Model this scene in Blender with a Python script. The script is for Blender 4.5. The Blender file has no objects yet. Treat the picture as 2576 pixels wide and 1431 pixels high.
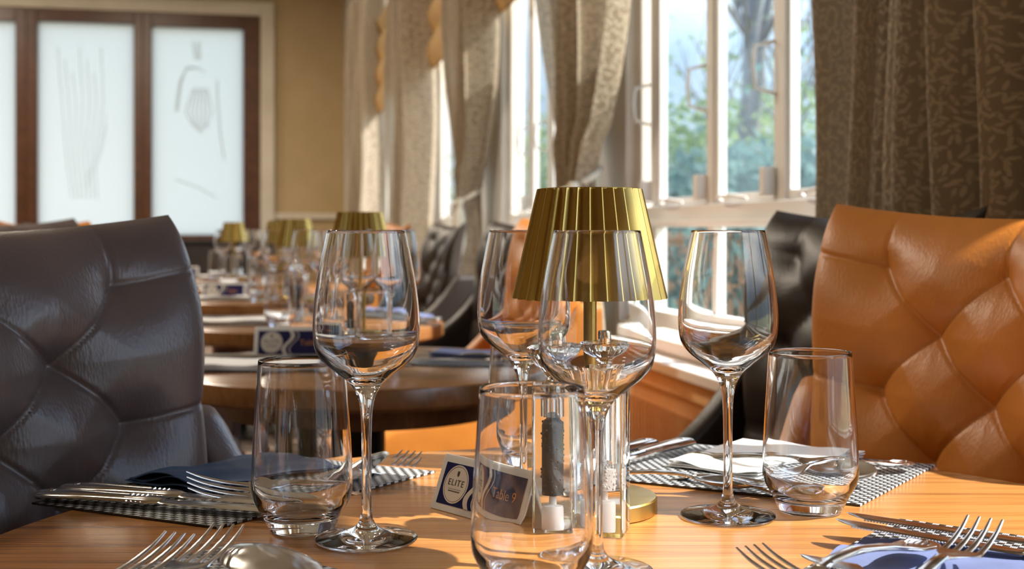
import bpy, math, random
from mathutils import Vector, Matrix, noise

random.seed(7)
PI = math.pi
C = bpy.context.scene.collection
SC = bpy.context.scene

# ------------------------------------------------------------------ camera
F = 3100.0            # focal length in pixels of the 2576 wide frame
HY = 577.0            # horizon row
CH = 0.98             # eye height
cam_d = bpy.data.cameras.new('camera')
cam = bpy.data.objects.new('camera', cam_d)
C.objects.link(cam)
cam.location = (0, 0, CH)
cam.rotation_euler = (PI/2, 0, 0)
cam_d.sensor_width = 36.0
cam_d.lens = F/2576*36.0
cam_d.shift_y = -(715.5-HY)/2576
cam_d.clip_start = 0.05
cam_d.dof.use_dof = True
cam_d.dof.focus_distance = 0.95
cam_d.dof.aperture_fstop = 8.0
SC.camera = cam

# ------------------------------------------------------------------ light
SC.view_settings.view_transform = 'Standard'
SC.view_settings.look = 'None'
SC.view_settings.exposure = 1.15
SC.view_settings.gamma = 1.0
SC.view_settings.use_curve_mapping = False
SC.cycles.max_bounces = 18
SC.cycles.diffuse_bounces = 4
SC.cycles.glossy_bounces = 6
SC.cycles.transmission_bounces = 16
SC.cycles.transparent_max_bounces = 16
SC.cycles.sample_clamp_indirect = 6.0
SC.cycles.blur_glossy = 0.6

world = bpy.data.worlds.new('sky')
SC.world = world
world.use_nodes = True
wn, wl = world.node_tree.nodes, world.node_tree.links
wn.clear()
wo = wn.new('ShaderNodeOutputWorld'); wb = wn.new('ShaderNodeBackground')
tc = wn.new('ShaderNodeTexCoord'); sx = wn.new('ShaderNodeSeparateXYZ'); cr = wn.new('ShaderNodeValToRGB')
wl.new(tc.outputs['Generated'], sx.inputs[0]); wl.new(sx.outputs['Z'], cr.inputs[0])
cr.color_ramp.elements[0].position = 0.0; cr.color_ramp.elements[0].color = (0.20, 0.24, 0.265, 1)
cr.color_ramp.elements[1].position = 0.55; cr.color_ramp.elements[1].color = (0.45, 0.66, 1.0, 1)
e = cr.color_ramp.elements.new(0.14); e.color = (0.20, 0.28, 0.35, 1)
e = cr.color_ramp.elements.new(0.32); e.color = (0.85, 0.93, 1.0, 1)
wl.new(cr.outputs[0], wb.inputs[0]); wb.inputs[1].default_value = 1.9
wl.new(wb.outputs[0], wo.inputs[0])

SUN_TO = Vector((-1.0, 0.22, -1.05)).normalized()
sun_d = bpy.data.lights.new('sun', 'SUN'); sun_d.energy = 6.6; sun_d.angle = math.radians(0.9); sun_d.color = (1.0, 0.90, 0.76)
sun = bpy.data.objects.new('sun', sun_d); C.objects.link(sun)
sun.rotation_euler = SUN_TO.to_track_quat('-Z', 'Y').to_euler(); sun.location = (6, 1, 7)

# ------------------------------------------------------------------ helpers
U = Vector((-0.2166, 0.9763, 0)).normalized()      # along the window wall, away from us
N = Vector((U.y, -U.x, 0))                          # towards the windows
TZ = 0.75                                           # table height

KW = 1.2                                            # metres per unit of wall distance
def W(s, d, z): return U*(s*KW) + N*(d*KW) + Vector((0, 0, max(0.0, CH+(z-CH)*KW) if z > 0 else z))
def P(px, py, z=TZ):
    y = (CH-z)*F/(py-HY)
    return Vector(((px-1288)*y/F, y, z))
def PZ(px, y, z): return Vector(((px-1288)*y/F, y, z))
def on_window(px, d=1.0):
    t = (px-1288)/F
    y = d/(N.x*t+N.y)
    return Vector((t*y, y, 0)).dot(U)
def on_far(px, py, s=11.5):
    t = (px-1288)/F
    y = s/(U.x*t+U.y)
    return Vector((t*y, y, 0)).dot(N), CH-(py-HY)/F*y

class MB:
    def __init__(s): s.v = []; s.f = []; s.uv = None
    def box(s, a, b, T=None):
        i = len(s.v)
        for z in (a[2], b[2]):
            for x, y in ((a[0], a[1]), (b[0], a[1]), (b[0], b[1]), (a[0], b[1])):
                p = Vector((x, y, z)); s.v.append(T(p) if T else p)
        s.f += [tuple(i+k for k in q) for q in ((3,2,1,0),(4,5,6,7),(0,1,5,4),(1,2,6,5),(2,3,7,6),(3,0,4,7))]
        return s
    def grid(s, fn, nu, nv, close_u=False):
        i = len(s.v)
        for b in range(nv+1):
            for a in range(nu + (0 if close_u else 1)):
                s.v.append(Vector(fn(a/nu, b/nv)))
        w = nu if close_u else nu+1
        for b in range(nv):
            for a in range(nu):
                a2 = (a+1) % w if close_u else a+1
                s.f.append((i+b*w+a, i+b*w+a2, i+(b+1)*w+a2, i+(b+1)*w+a))
        return s
    def lathe(s, prof, n=48, c=(0, 0, 0)):
        i = len(s.v); idx = []
        for r, z in prof:
            if r < 1e-6:
                idx.append([len(s.v)]); s.v.append(Vector((c[0], c[1], c[2]+z)))
            else:
                idx.append(list(range(len(s.v), len(s.v)+n)))
                for k in range(n):
                    a = 2*PI*k/n; s.v.append(Vector((c[0]+r*math.cos(a), c[1]+r*math.sin(a), c[2]+z)))
        for A, B in zip(idx, idx[1:]):
            if len(A) == 1 and len(B) == 1: continue
            for k in range(n):
                k2 = (k+1) % n
                if len(A) == 1: s.f.append((A[0], B[k2], B[k]))
                elif len(B) == 1: s.f.append((A[k], A[k2], B[0]))
                else: s.f.append((A[k], A[k2], B[k2], B[k]))
        return s
    def tube(s, pts, rad, n=10, flat=1.0, cap=True):
        pts = [Vector(p) for p in pts]; rings = []
        if not hasattr(rad, '__len__'): rad = [rad]*len(pts)
        up = Vector((0, 0, 1))
        for k, p in enumerate(pts):
            t = (pts[min(k+1, len(pts)-1)]-pts[max(k-1, 0)]).normalized()
            if abs(t.dot(up)) > 0.95: up = Vector((1, 0, 0))
            sd = t.cross(up).normalized(); u2 = sd.cross(t)
            rings.append(range(len(s.v), len(s.v)+n))
            for j in range(n):
                a = 2*PI*j/n
                s.v.append(p + sd*math.cos(a)*rad[k] + u2*math.sin(a)*rad[k]*flat)
        for A, B in zip(rings, rings[1:]):
            for j in range(n): s.f.append((A[j], A[(j+1) % n], B[(j+1) % n], B[j]))
        if cap: s.f.append(tuple(reversed(rings[0]))); s.f.append(tuple(rings[-1]))
        return s
    def prism(s, poly, vec):
        i = len(s.v); n = len(poly); vec = Vector(vec)
        s.v += [Vector(p) for p in poly] + [Vector(p)+vec for p in poly]
        s.f.append(tuple(reversed(range(i, i+n)))); s.f.append(tuple(range(i+n, i+2*n)))
        for k in range(n): s.f.append((i+k, i+(k+1) % n, i+n+(k+1) % n, i+n+k))
        return s
    def build(s, name, mat, parent=None, smooth=None, bevel=0, uvfn=None, seg=2):
        me = bpy.data.meshes.new(name)
        me.from_pydata([tuple(v) for v in s.v], [], s.f)
        if uvfn:
            uv = me.uv_layers.new(name='uv')
            for lp in me.loops: uv.data[lp.index].uv = uvfn[lp.vertex_index]
        me.materials.append(mat)
        me.validate(); me.update()
        if smooth is not None:
            me.shade_smooth()
            if smooth < 180: me.set_sharp_from_angle(angle=math.radians(smooth))
        o = bpy.data.objects.new(name, me); C.objects.link(o)
        if parent: o.parent = parent
        if bevel:
            m = o.modifiers.new('bevel', 'BEVEL'); m.width = bevel; m.segments = seg; m.limit_method = 'ANGLE'
            me.shade_smooth(); me.set_sharp_from_angle(angle=math.radians(40))
        return o

def wbox(mb, s0, s1, d0, d1, z0, z1):
    return mb.box((s0, d0, z0), (s1, d1, z1), lambda p: W(p.x, p.y, p.z))

def thing(name, label, cat, loc=(0, 0, 0), rz=0, group=None):
    o = bpy.data.objects.new(name, None); C.objects.link(o); o.empty_display_size = 0.05
    o.location = loc; o.rotation_euler = (0, 0, rz)
    return tag(o, label, cat, group)
def tag(o, label, cat, group=None):
    o['label'] = label; o['category'] = cat
    if group: o['group'] = group
    return o
def struct(o): o['kind'] = 'structure'; return o
def dup(root, loc, rz=0, label=None, group=None, scale=None):
    def cp(o, par):
        c = o.copy(); C.objects.link(c)
        if par: c.parent = par
        for ch in list(o.children): cp(ch, c)
        return c
    r = cp(root, None); r.location = loc; r.rotation_euler = (0, 0, rz)
    if scale: r.scale = (scale,)*3
    if label: r['label'] = label
    if group: r['group'] = group
    return r

# ------------------------------------------------------------------ materials
def M(name, col=(.8, .8, .8), rough=.5, metal=0.0, **kw):
    m = bpy.data.materials.new(name); m.use_nodes = True
    b = m.node_tree.nodes['Principled BSDF']
    b.inputs['Base Color'].default_value = (*col, 1); b.inputs['Roughness'].default_value = rough
    b.inputs['Metallic'].default_value = metal
    for k, v in kw.items(): b.inputs[k.replace('_', ' ')].default_value = v
    return m
def nd(m, t, **kw):
    n = m.node_tree.nodes.new(t)
    for k, v in kw.items():
        if k.startswith('i_'):
            n.inputs[k[2:].replace('_', ' ')].default_value = v
        else: setattr(n, k, v)
    return n
def lk(m, a, b): m.node_tree.links.new(a, b)
def bsdf(m): return m.node_tree.nodes['Principled BSDF']
def ramp(m, fac, *stops):
    r = nd(m, 'ShaderNodeValToRGB')
    el = r.color_ramp.elements
    el[0].position, el[0].color = stops[0][0], (*stops[0][1], 1)
    el[1].position, el[1].color = stops[-1][0], (*stops[-1][1], 1)
    for p, c in stops[1:-1]:
        e = el.new(p); e.color = (*c, 1)
    lk(m, fac, r.inputs[0]); return r.outputs[0]
def noisy(m, scale, detail=3, coord='Object', vscale=(1, 1, 1), rough=.5):
    t = nd(m, 'ShaderNodeTexCoord'); mp = nd(m, 'ShaderNodeMapping'); mp.inputs['Scale'].default_value = vscale
    n = nd(m, 'ShaderNodeTexNoise'); n.inputs['Scale'].default_value = scale; n.inputs['Detail'].default_value = detail
    n.inputs['Roughness'].default_value = rough
    lk(m, t.outputs[coord], mp.inputs[0]); lk(m, mp.outputs[0], n.inputs[0]); return n.outputs[0]
def bump(m, h, strength=.3, dist=.002):
    b = nd(m, 'ShaderNodeBump'); b.inputs['Strength'].default_value = strength; b.inputs['Distance'].default_value = dist
    lk(m, h, b.inputs['Height']); lk(m, b.outputs[0], bsdf(m).inputs['Normal']); return b

def wood(name, c0, c1, c2, rough=.3, rot=0.0, scale=1.0):
    m = M(name, c1, rough)
    t = nd(m, 'ShaderNodeTexCoord'); r = nd(m, 'ShaderNodeMapping'); r.inputs['Rotation'].default_value = (0, 0, rot)
    r.inputs['Scale'].default_value = (1.3*scale, 28*scale, 8*scale)
    lk(m, t.outputs['Object'], r.inputs[0])
    n1 = nd(m, 'ShaderNodeTexNoise'); n1.inputs['Scale'].default_value = 1.3; n1.inputs['Detail'].default_value = 6; n1.inputs['Distortion'].default_value = .6
    lk(m, r.outputs[0], n1.inputs[0])
    r2 = nd(m, 'ShaderNodeMapping'); r2.inputs['Rotation'].default_value = (0, 0, rot); r2.inputs['Scale'].default_value = (9*scale, 420*scale, 60*scale)
    lk(m, t.outputs['Object'], r2.inputs[0])
    n2 = nd(m, 'ShaderNodeTexNoise'); n2.inputs['Scale'].default_value = 1.0; n2.inputs['Detail'].default_value = 2
    lk(m, r2.outputs[0], n2.inputs[0])
    w = nd(m, 'ShaderNodeTexWave'); w.wave_type = 'BANDS'; w.bands_direction = 'Y'
    w.inputs['Scale'].default_value = .55; w.inputs['Distortion'].default_value = 5.0; w.inputs['Detail'].default_value = 3; w.inputs['Detail Scale'].default_value = .6
    lk(m, r.outputs[0], w.inputs[0])
    mx = nd(m, 'ShaderNodeMix'); mx.data_type = 'FLOAT'; mx.inputs[0].default_value = .12
    lk(m, n1.outputs[0], mx.inputs[2]); lk(m, w.outputs[1], mx.inputs[3])
    mx2 = nd(m, 'ShaderNodeMix'); mx2.data_type = 'FLOAT'; mx2.inputs[0].default_value = .45
    lk(m, mx.outputs[0], mx2.inputs[2]); lk(m, n2.outputs[0], mx2.inputs[3])
    col = ramp(m, mx2.outputs[0], (.28, c0), (.5, c1), (.72, c2))
    lk(m, col, bsdf(m).inputs['Base Color'])
    bump(m, n2.outputs[0], .25, .0006)
    return m

OAK = wood('oak_tabletop', (.17, .060, .018), (.43, .185, .050), (.56, .275, .09), .27, 0.06)
OAKB = wood('brown_oak_small_table', (.13, .052, .018), (.22, .095, .032), (.30, .145, .055), .22, .3)
OAKD = wood('dark_oak', (.08, .03, .012), (.16, .065, .022), (.25, .11, .04), .3)
BROWNF = wood('brown_frame_wood', (.045, .014, .006), (.09, .032, .012), (.14, .055, .02), .35, PI/2)

def glass_mat(name, ior=1.5, col=(1, 1, 1), rough=0.0):
    m = bpy.data.materials.new(name); m.use_nodes = True
    nt = m.node_tree; nt.nodes.clear()
    o = nt.nodes.new('ShaderNodeOutputMaterial'); g = nt.nodes.new('ShaderNodeBsdfGlass')
    g.inputs['IOR'].default_value = ior; g.inputs['Color'].default_value = (*col, 1); g.inputs['Roughness'].default_value = rough
    nt.links.new(g.outputs[0], o.inputs[0]); return m
GLASS = glass_mat('clear_glass', 1.47, (.985, .99, .995))
ACRYL = glass_mat('clear_acrylic', 1.45, (.99, .99, .99))
def thin_mat(name, tint=(.96, .98, 1)):
    m = bpy.data.materials.new(name); m.use_nodes = True
    nt = m.node_tree; nt.nodes.clear()
    o = nt.nodes.new('ShaderNodeOutputMaterial'); t = nt.nodes.new('ShaderNodeBsdfTransparent'); g = nt.nodes.new('ShaderNodeBsdfGlossy')
    lw = nt.nodes.new('ShaderNodeLayerWeight'); lw.inputs[0].default_value = .5; mx = nt.nodes.new('ShaderNodeMixShader')
    pw = nt.nodes.new('ShaderNodeMath'); pw.operation = 'POWER'; pw.inputs[1].default_value = 5.0
    f = nt.nodes.new('ShaderNodeMapRange'); f.inputs['To Min'].default_value = .03; f.inputs['To Max'].default_value = .9
    nt.links.new(lw.outputs['Facing'], pw.inputs[0]); nt.links.new(pw.outputs[0], f.inputs['Value'])
    t.inputs[0].default_value = (*tint, 1); g.inputs['Roughness'].default_value = 0.02
    nt.links.new(f.outputs[0], mx.inputs[0]); nt.links.new(t.outputs[0], mx.inputs[1]); nt.links.new(g.outputs[0], mx.inputs[2])
    nt.links.new(mx.outputs[0], o.inputs[0]); return m
PANE = thin_mat('window_pane_glass')

STEEL = M('polished_steel', (.74, .73, .71), .16, 1.0)
n_ = noisy(STEEL, 90, 3); lk(STEEL, ramp(STEEL, n_, (.3, (.11,)*3), (.7, (.24,)*3)), bsdf(STEEL).inputs['Roughness'])
GOLD = M('brushed_gold', (.52, .37, .11), .30, 1.0)
n_ = noisy(GOLD, 60, 4, vscale=(1, 1, .15)); lk(GOLD, ramp(GOLD, n_, (.3, (.26,)*3), (.7, (.38,)*3)), bsdf(GOLD).inputs['Roughness'])
def leather(name, c, rough=.38, sc=260):
    m = M(name, c, rough)
    t = nd(m, 'ShaderNodeTexCoord'); v = nd(m, 'ShaderNodeTexVoronoi'); v.inputs['Scale'].default_value = sc
    mp = nd(m, 'ShaderNodeMapping'); mp.inputs['Scale'].default_value = (1.6, 1, .55)
    lk(m, t.outputs['Object'], mp.inputs[0]); lk(m, mp.outputs[0], v.inputs[0])
    bump(m, v.outputs['Distance'], .35, .0006)
    n = noisy(m, 8, 3)
    c1 = tuple(x*.85 for x in c); c2 = tuple(min(1, x*1.12) for x in c)
    lk(m, ramp(m, n, (.3, c1), (.7, c2)), bsdf(m).inputs['Base Color'])
    return m
L_DARK = leather('slate_brown_leather', (.10, .076, .072), .34)
L_BLACK = leather('dark_brown_leather', (.022, .014, .011), .40)
L_TAN = leather('tan_orange_leather', (.53, .185, .028), .42)
L_BROWN = leather('brown_leather_seat', (.20, .085, .05), .45)
BLACKM = M('black_metal', (.012, .012, .012), .35, .6)
WHITE = M('white_paint', (.78, .77, .74), .4)
n_ = noisy(WHITE, 3, 2); lk(WHITE, ramp(WHITE, n_, (.3, (.73, .72, .68)), (.7, (.82, .81, .79))), bsdf(WHITE).inputs['Base Color'])
CREAM = M('cream_trim_paint', (.55, .47, .37), .45)
n_ = noisy(CREAM, 3, 2); lk(CREAM, ramp(CREAM, n_, (.3, (.58, .51, .40)), (.7, (.66, .59, .48))), bsdf(CREAM).inputs['Base Color'])
BEIGE = M('beige_wall_paint', (.46, .33, .17), .8)
n_ = noisy(BEIGE, 2, 3); lk(BEIGE, ramp(BEIGE, n_, (.3, (.43, .31, .155)), (.7, (.49, .35, .19))), bsdf(BEIGE).inputs['Base Color'])
PANELW = wood('honey_panel_wood', (.60, .36, .16), (.72, .46, .23), (.78, .52, .28), .45)
NAVY_N = M('navy_paper_napkin', (.030, .065, .145), .85)
bump(NAVY_N, noisy(NAVY_N, 500, 2), .4, .0006)
WHITE_N = M('white_paper_napkin', (.83, .83, .82), .85)
bump(WHITE_N, noisy(WHITE_N, 300, 2), .3, .0006)
BLUE_N = M('slate_blue_napkin', (.11, .14, .28), .85)
bump(BLUE_N, noisy(BLUE_N, 400, 2), .3, .0006)
SIGNW = M('white_acrylic_card', (.66, .65, .62), .3)
SIGNB = M('navy_print', (.006, .009, .075), .3)
SIGNC = M('cream_print', (.62, .58, .52), .35)
SIGNO = M('orange_print', (.52, .20, .06), .35)
SIGND = M('dark_brown_print', (.05, .03, .02), .4)
PEPPER = M('peppercorn', (.02, .015, .013), .6)
n_ = noisy(PEPPER, 600, 2); lk(PEPPER, ramp(PEPPER, n_, (.5, (.008, .006, .005)), (.72, (.05, .03, .02))), bsdf(PEPPER).inputs['Base Color'])
SALT = M('white_ceramic_grinder', (.75, .74, .72), .5)

def weave_mat():
    m = M('woven_vinyl', (.3, .3, .3), .38)
    uv = nd(m, 'ShaderNodeUVMap'); uv.uv_map = 'uv'
    s = nd(m, 'ShaderNodeSeparateXYZ'); lk(m, uv.outputs[0], s.inputs[0])
    def mth(op, a, b=None):
        n = nd(m, 'ShaderNodeMath'); n.operation = op
        for k, x in enumerate((a, b)):
            if x is None: continue
            if isinstance(x, (int, float)): n.inputs[k].default_value = x
            else: lk(m, x, n.inputs[k])
        return n.outputs[0]
    cu = mth('DIVIDE', s.outputs[0], .0052); cv = mth('DIVIDE', s.outputs[1], .0052)
    fu = mth('FLOOR', cu); fv = mth('FLOOR', cv)
    par = mth('MODULO', mth('ADD', mth('ADD', fu, fv), 1000), 2.0)      # 0 / 1
    lu = mth('FRACT', cu); lv = mth('FRACT', cv)
    # white strands run along u in even cells, 4 of them stacked in v
    st = mth('ABSOLUTE', mth('SINE', mth('MULTIPLY', lv, PI*4)))
    arch = mth('SINE', mth('MULTIPLY', lu, PI))
    white = mth('MULTIPLY', mth('GREATER_THAN', st, .42), mth('GREATER_THAN', arch, .18))
    st2 = mth('ABSOLUTE', mth('SINE', mth('MULTIPLY', lu, PI*4)))
    arch2 = mth('SINE', mth('MULTIPLY', lv, PI))
    hA = mth('MULTIPLY', mth('ADD', mth('MULTIPLY', st, .4), .6), arch)
    hB = mth('MULTIPLY', mth('ADD', mth('MULTIPLY', st2, .4), .6), arch2)
    inv = mth('SUBTRACT', 1.0, par)
    h = mth('ADD', mth('MULTIPLY', hA, par), mth('MULTIPLY', hB, inv))
    fac = mth('MULTIPLY', white, par)
    col = ramp(m, fac, (0.0, (.020, .018, .016)), (1.0, (.62, .66, .70)))
    lk(m, col, bsdf(m).inputs['Base Color'])
    bump(m, h, .9, .0012)
    return m
WEAVE = weave_mat()

def curtain_mat():
    m = M('leaf_pattern_curtain', (.3, .2, .12), .75)
    uv = nd(m, 'ShaderNodeUVMap'); uv.uv_map = 'uv'
    base = None
    masks = []
    for k, (sc, el, off) in enumerate(((72, 3.0, 0.0), (64, 3.4, 3.7), (80, 3.0, 9.1))):
        mp = nd(m, 'ShaderNodeMapping'); mp.inputs['Location'].default_value = (off, off*.7, 0); lk(m, uv.outputs[0], mp.inputs[0])
        v = nd(m, 'ShaderNodeTexVoronoi'); v.voronoi_dimensions = '2D'; v.inputs['Scale'].default_value = sc; lk(m, mp.outputs[0], v.inputs[0])
        sb = nd(m, 'ShaderNodeVectorMath'); sb.operation = 'SUBTRACT'; lk(m, mp.outputs[0], sb.inputs[0]); lk(m, v.outputs['Position'], sb.inputs[1])
        sp = nd(m, 'ShaderNodeSeparateXYZ'); lk(m, v.outputs['Color'], sp.inputs[0])
        an = nd(m, 'ShaderNodeMath'); an.operation = 'MULTIPLY'; an.inputs[1].default_value = PI; lk(m, sp.outputs[0], an.inputs[0])
        vr = nd(m, 'ShaderNodeVectorRotate'); vr.rotation_type = 'Z_AXIS'; lk(m, sb.outputs[0], vr.inputs['Vector']); lk(m, an.outputs[0], vr.inputs['Angle'])
        ms = nd(m, 'ShaderNodeVectorMath'); ms.operation = 'MULTIPLY'; ms.inputs[1].default_value = (1, el, 0); lk(m, vr.outputs[0], ms.inputs[0])
        ln = nd(m, 'ShaderNodeVectorMath'); ln.operation = 'LENGTH'; lk(m, ms.outputs[0], ln.inputs[0])
        mr = nd(m, 'ShaderNodeMapRange'); mr.inputs['From Min'].default_value = .55/sc; mr.inputs['From Max'].default_value = .42/sc
        lk(m, ln.outputs['Value'], mr.inputs['Value']); masks.append(mr.outputs[0])
    mx = nd(m, 'ShaderNodeMath'); mx.operation = 'MAXIMUM'; lk(m, masks[0], mx.inputs[0]); lk(m, masks[1], mx.inputs[1])
    mx2 = nd(m, 'ShaderNodeMath'); mx2.operation = 'MULTIPLY_ADD'; mx2.inputs[1].default_value = -.5
    lk(m, masks[2], mx2.inputs[0]); lk(m, mx.outputs[0], mx2.inputs[2])
    col = ramp(m, mx2.outputs[0], (0.0, (.25, .185, .125)), (1.0, (.58, .50, .38)))
    b = bsdf(m); lk(m, col, b.inputs['Base Color'])
    bump(m, mx2.outputs[0], .4, .0015)
    tr = nd(m, 'ShaderNodeBsdfTranslucent'); tr.inputs[0].default_value = (.74, .67, .54, 1)
    ms = nd(m, 'ShaderNodeMixShader'); ms.inputs[0].default_value = .34
    out = m.node_tree.nodes['Material Output']
    lk(m, b.outputs[0], ms.inputs[1]); lk(m, tr.outputs[0], ms.inputs[2]); lk(m, ms.outputs[0], out.inputs[0])
    return m
CURT = curtain_mat()
def translucent(name, col, tcol, f, rough=.8):
    m = M(name, col, rough); b = bsdf(m)
    n = noisy(m, 120, 2); lk(m, ramp(m, n, (.3, tuple(x*.9 for x in col)), (.7, col)), b.inputs['Base Color'])
    tr = nd(m, 'ShaderNodeBsdfTranslucent'); tr.inputs[0].default_value = (*tcol, 1)
    ms = nd(m, 'ShaderNodeMixShader'); ms.inputs[0].default_value = f
    lk(m, b.outputs[0], ms.inputs[1]); lk(m, tr.outputs[0], ms.inputs[2]); lk(m, ms.outputs[0], m.node_tree.nodes['Material Output'].inputs[0])
    return m
LINING = translucent('cream_curtain_lining', (.72, .68, .60), (.8, .76, .66), .35)
BLINDM = translucent('gold_blind_fabric', (.45, .30, .13), (.6, .38, .15), .25)
FROST = translucent('frosted_glass', (.50, .50, .46), (.86, .84, .78), .75, .35)
ROPE = M('silver_rope', (.80, .76, .64), .6)
bump(ROPE, noisy(ROPE, 300, 2), .6, .002)

# ------------------------------------------------------------------ room shell
FLOORM = M('brown_carpet', (.07, .045, .03), .9)
n_ = noisy(FLOORM, 25, 4); lk(FLOORM, ramp(FLOORM, n_, (.35, (.05, .03, .02)), (.65, (.11, .07, .045))), bsdf(FLOORM).inputs['Base Color'])
CEILM = M('ceiling_paint', (.75, .70, .60), .9)
n_ = noisy(CEILM, 2, 2); lk(CEILM, ramp(CEILM, n_, (.3, (.72, .67, .57)), (.7, (.78, .73, .63))), bsdf(CEILM).inputs['Base Color'])
FAR = 11.5
S_NEAR = -1.6
struct(wbox(MB(), S_NEAR, FAR+.2, -6.0, 1.12, -.1, 0).build('floor', FLOORM))
struct(wbox(MB(), S_NEAR, FAR+.2, -6.0, 1.12, 3.3, 3.4).build('ceiling', CEILM))

struct(wbox(MB(), S_NEAR, FAR+.2, -5.1, -5.0, 0, 3.3).build('wall_left', BEIGE))
struct(wbox(MB(), S_NEAR-.1, S_NEAR, -5.1, 1.12, 0, 3.3).build('wall_front', BEIGE))
# windowed wall: low wall, head, piers
piers = [(-1.6, -.9), (.88, 1.72), (2.99, 3.25), (4.50, 4.95), (6.15, 6.75), (8.45, 9.2), (10.4, 11.5)]
bays = [(-.9, .88), (1.72, 2.99), (3.25, 4.50), (4.95, 6.15), (6.75, 8.45), (9.2, 10.4)]
mb = MB()
wbox(mb, S_NEAR, FAR+.1, .96, 1.03, 0, .74)
wbox(mb, S_NEAR, FAR+.1, .96, 1.03, 2.35, 3.3)
for a, b in piers: wbox(mb, a, b, .96, 1.03, .74, 2.35)
struct(mb.build('wall_right', WHITE))

MULL = {0: [.10, .69], 1: [2.17, 2.523, 2.90], 2: [3.60, 3.95, 4.22], 3: [5.35, 5.75], 4: [7.1, 7.5, 7.9], 5: [9.6, 10.0]}
for k, (a, b) in enumerate(bays):
    w = thing(f'window_{k+1}', '', ''); del w['label']; del w['category']; struct(w)
    mb = MB()
    wbox(mb, a, b, .985, 1.03, .74, .785); wbox(mb, a, b, .985, 1.03, 2.30, 2.35)
    wbox(mb, a, a+.04, .985, 1.03, .785, 2.30); wbox(mb, b-.04, b, .985, 1.03, .785, 2.30)
    wbox(mb, a+.04, b-.04, .985, 1.03, .985, 1.035)
    wbox(mb, a+.04, b-.04, .955, .985, .990, 1.000)
    fr = mb.build('window_frame', WHITE, w, bevel=.003)
    edges = [a+.04] + MULL[k] + [b-.04]
    for j, s in enumerate(MULL[k]):
        hw = .026 if (k == 1 and j == 0) else (.013 if k == 0 else .017)
        mb = MB(); wbox(mb, s-hw, s+hw, 1.0, 1.03, .785, .985); wbox(mb, s-hw, s+hw, 1.0, 1.03, 1.035, 2.30)
        mb.build('mullion', WHITE, w, bevel=.003)
    for j in range(len(edges)-1):
        s0, s1 = edges[j]+.016, edges[j+1]-.016
        if k == 0: sb = .012
        else: sb = .018
        mb = MB()
        z0, z1 = 1.037, 2.298
        wbox(mb, s0, s0+sb, 1.006, 1.026, z0, z1); wbox(mb, s1-sb, s1, 1.006, 1.026, z0, z1)
        wbox(mb, s0+sb, s1-sb, 1.006, 1.026, z0, z0+sb); wbox(mb, s0+sb, s1-sb, 1.006, 1.026, z1-sb, z1)
        sash = mb.build('sash', WHITE, w, bevel=.002)
        mb = MB(); wbox(mb, s0+sb, s1-sb, 1.014, 1.017, z0+sb, z1-sb)
        mb.build('pane', PANE, sash)
        mb = MB(); wbox(mb, s0, s1, 1.014, 1.017, .787, .983)
        mb.build('pane', PANE, w)
        # pull handle and bottom stay
        if k > 0:
            hs = s0+.006
            pts = [W(hs, 1.0, 1.24)+N*0, W(hs, .962, 1.25), W(hs, .957, 1.29), W(hs, .962, 1.33), W(hs, 1.0, 1.34)]
            MB().tube(pts, .005, 8).build('handle', WHITE, sash, smooth=60)
            mb = MB(); wbox(mb, s0-.004, s0+.022, .975, 1.0, 1.045, 1.10)
            mb.build('latch', WHITE, sash, bevel=.003)
            mid = (s0+s1)/2
            MB().tube([W(mid-.06, .985, 1.042), W(mid-.02, .965, 1.05), W(mid+.05, .965, 1.046), W(mid+.07, .985, 1.040)], .004, 8).build('stay', WHITE, w, smooth=60)

# sill board, ledge and ribbed wood panelling below
segs = [(-1.55, .93), (1.73, 2.70), (3.47, 4.34), (5.10, 5.95), (7.0, 8.25), (9.4, 11.4)]
where = ['beside the foreground table', 'seen just right of the lamp', 'between the two tied curtains', 'left of the tassel curtain', 'second from the far corner', 'at the far corner']
for k, (s0, s1) in enumerate(segs):
    mb = MB(); wbox(mb, s0, s1, .80, .96, .70, .722); struct(mb.build(f'trim_{10+k}', WHITE, bevel=.004))
    mb = MB(); wbox(mb, s0, s1, .86, .96, .724, .752); struct(mb.build(f'trim_{20+k}', WHITE, bevel=.004))
    pan = thing('radiator_cover', 'ribbed honey wood radiator cover under the white sill ' + where[k], 'radiator cover', group='radiator covers under the window sills')
    mb = MB(); wbox(mb, s0+.01, s1-.01, .84, .955, 0, .66); wbox(mb, s0+.01, s1-.01, .825, .955, .66, .698)
    mb.build('panel', PANELW, pan)
    if k in (1, 2, 3):
        mb = MB(); s = s0+.04
        while s < s1-.04:
            wbox(mb, s, s+.010, .834, .84, .10, .62); s += .022
        mb.build('ribs', PANELW, pan)

# far wall with brown framed frosted screens
def fx(px): return on_far(px, 577, FAR)[0]
def fz(px, py): return on_far(px, py, FAR)[1]
dR, dL = fx(655), -6.0
zTop = fz(655, 42)
mb = MB()
wbox(mb, FAR, FAR+.12, dR, 1.12, 0, 3.3)
wbox(mb, FAR, FAR+.12, dL, dR, zTop, 3.3)
wbox(mb, FAR, FAR+.12, dL, dR, 0, .84)
struct(mb.build('wall_back', BEIGE))
mb = MB()
wbox(mb, FAR-.05, FAR, dR, fx(690), 0, fz(655, 12)); wbox(mb, FAR-.05, FAR, dL, dR, zTop, fz(655, 12))
wbox(mb, FAR-.065, FAR, fx(684), fx(690), 0, fz(655, 8)); wbox(mb, FAR-.065, FAR, dL, fx(690), fz(655, 16), fz(655, 8))
struct(mb.build('trim_3', CREAM, bevel=.01))
mb = MB(); wbox(mb, FAR-.04, FAR, fx(690), 1.0, fz(760, 552), fz(760, 536)); struct(mb.build('trim_4', CREAM, bevel=.008))
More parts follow.
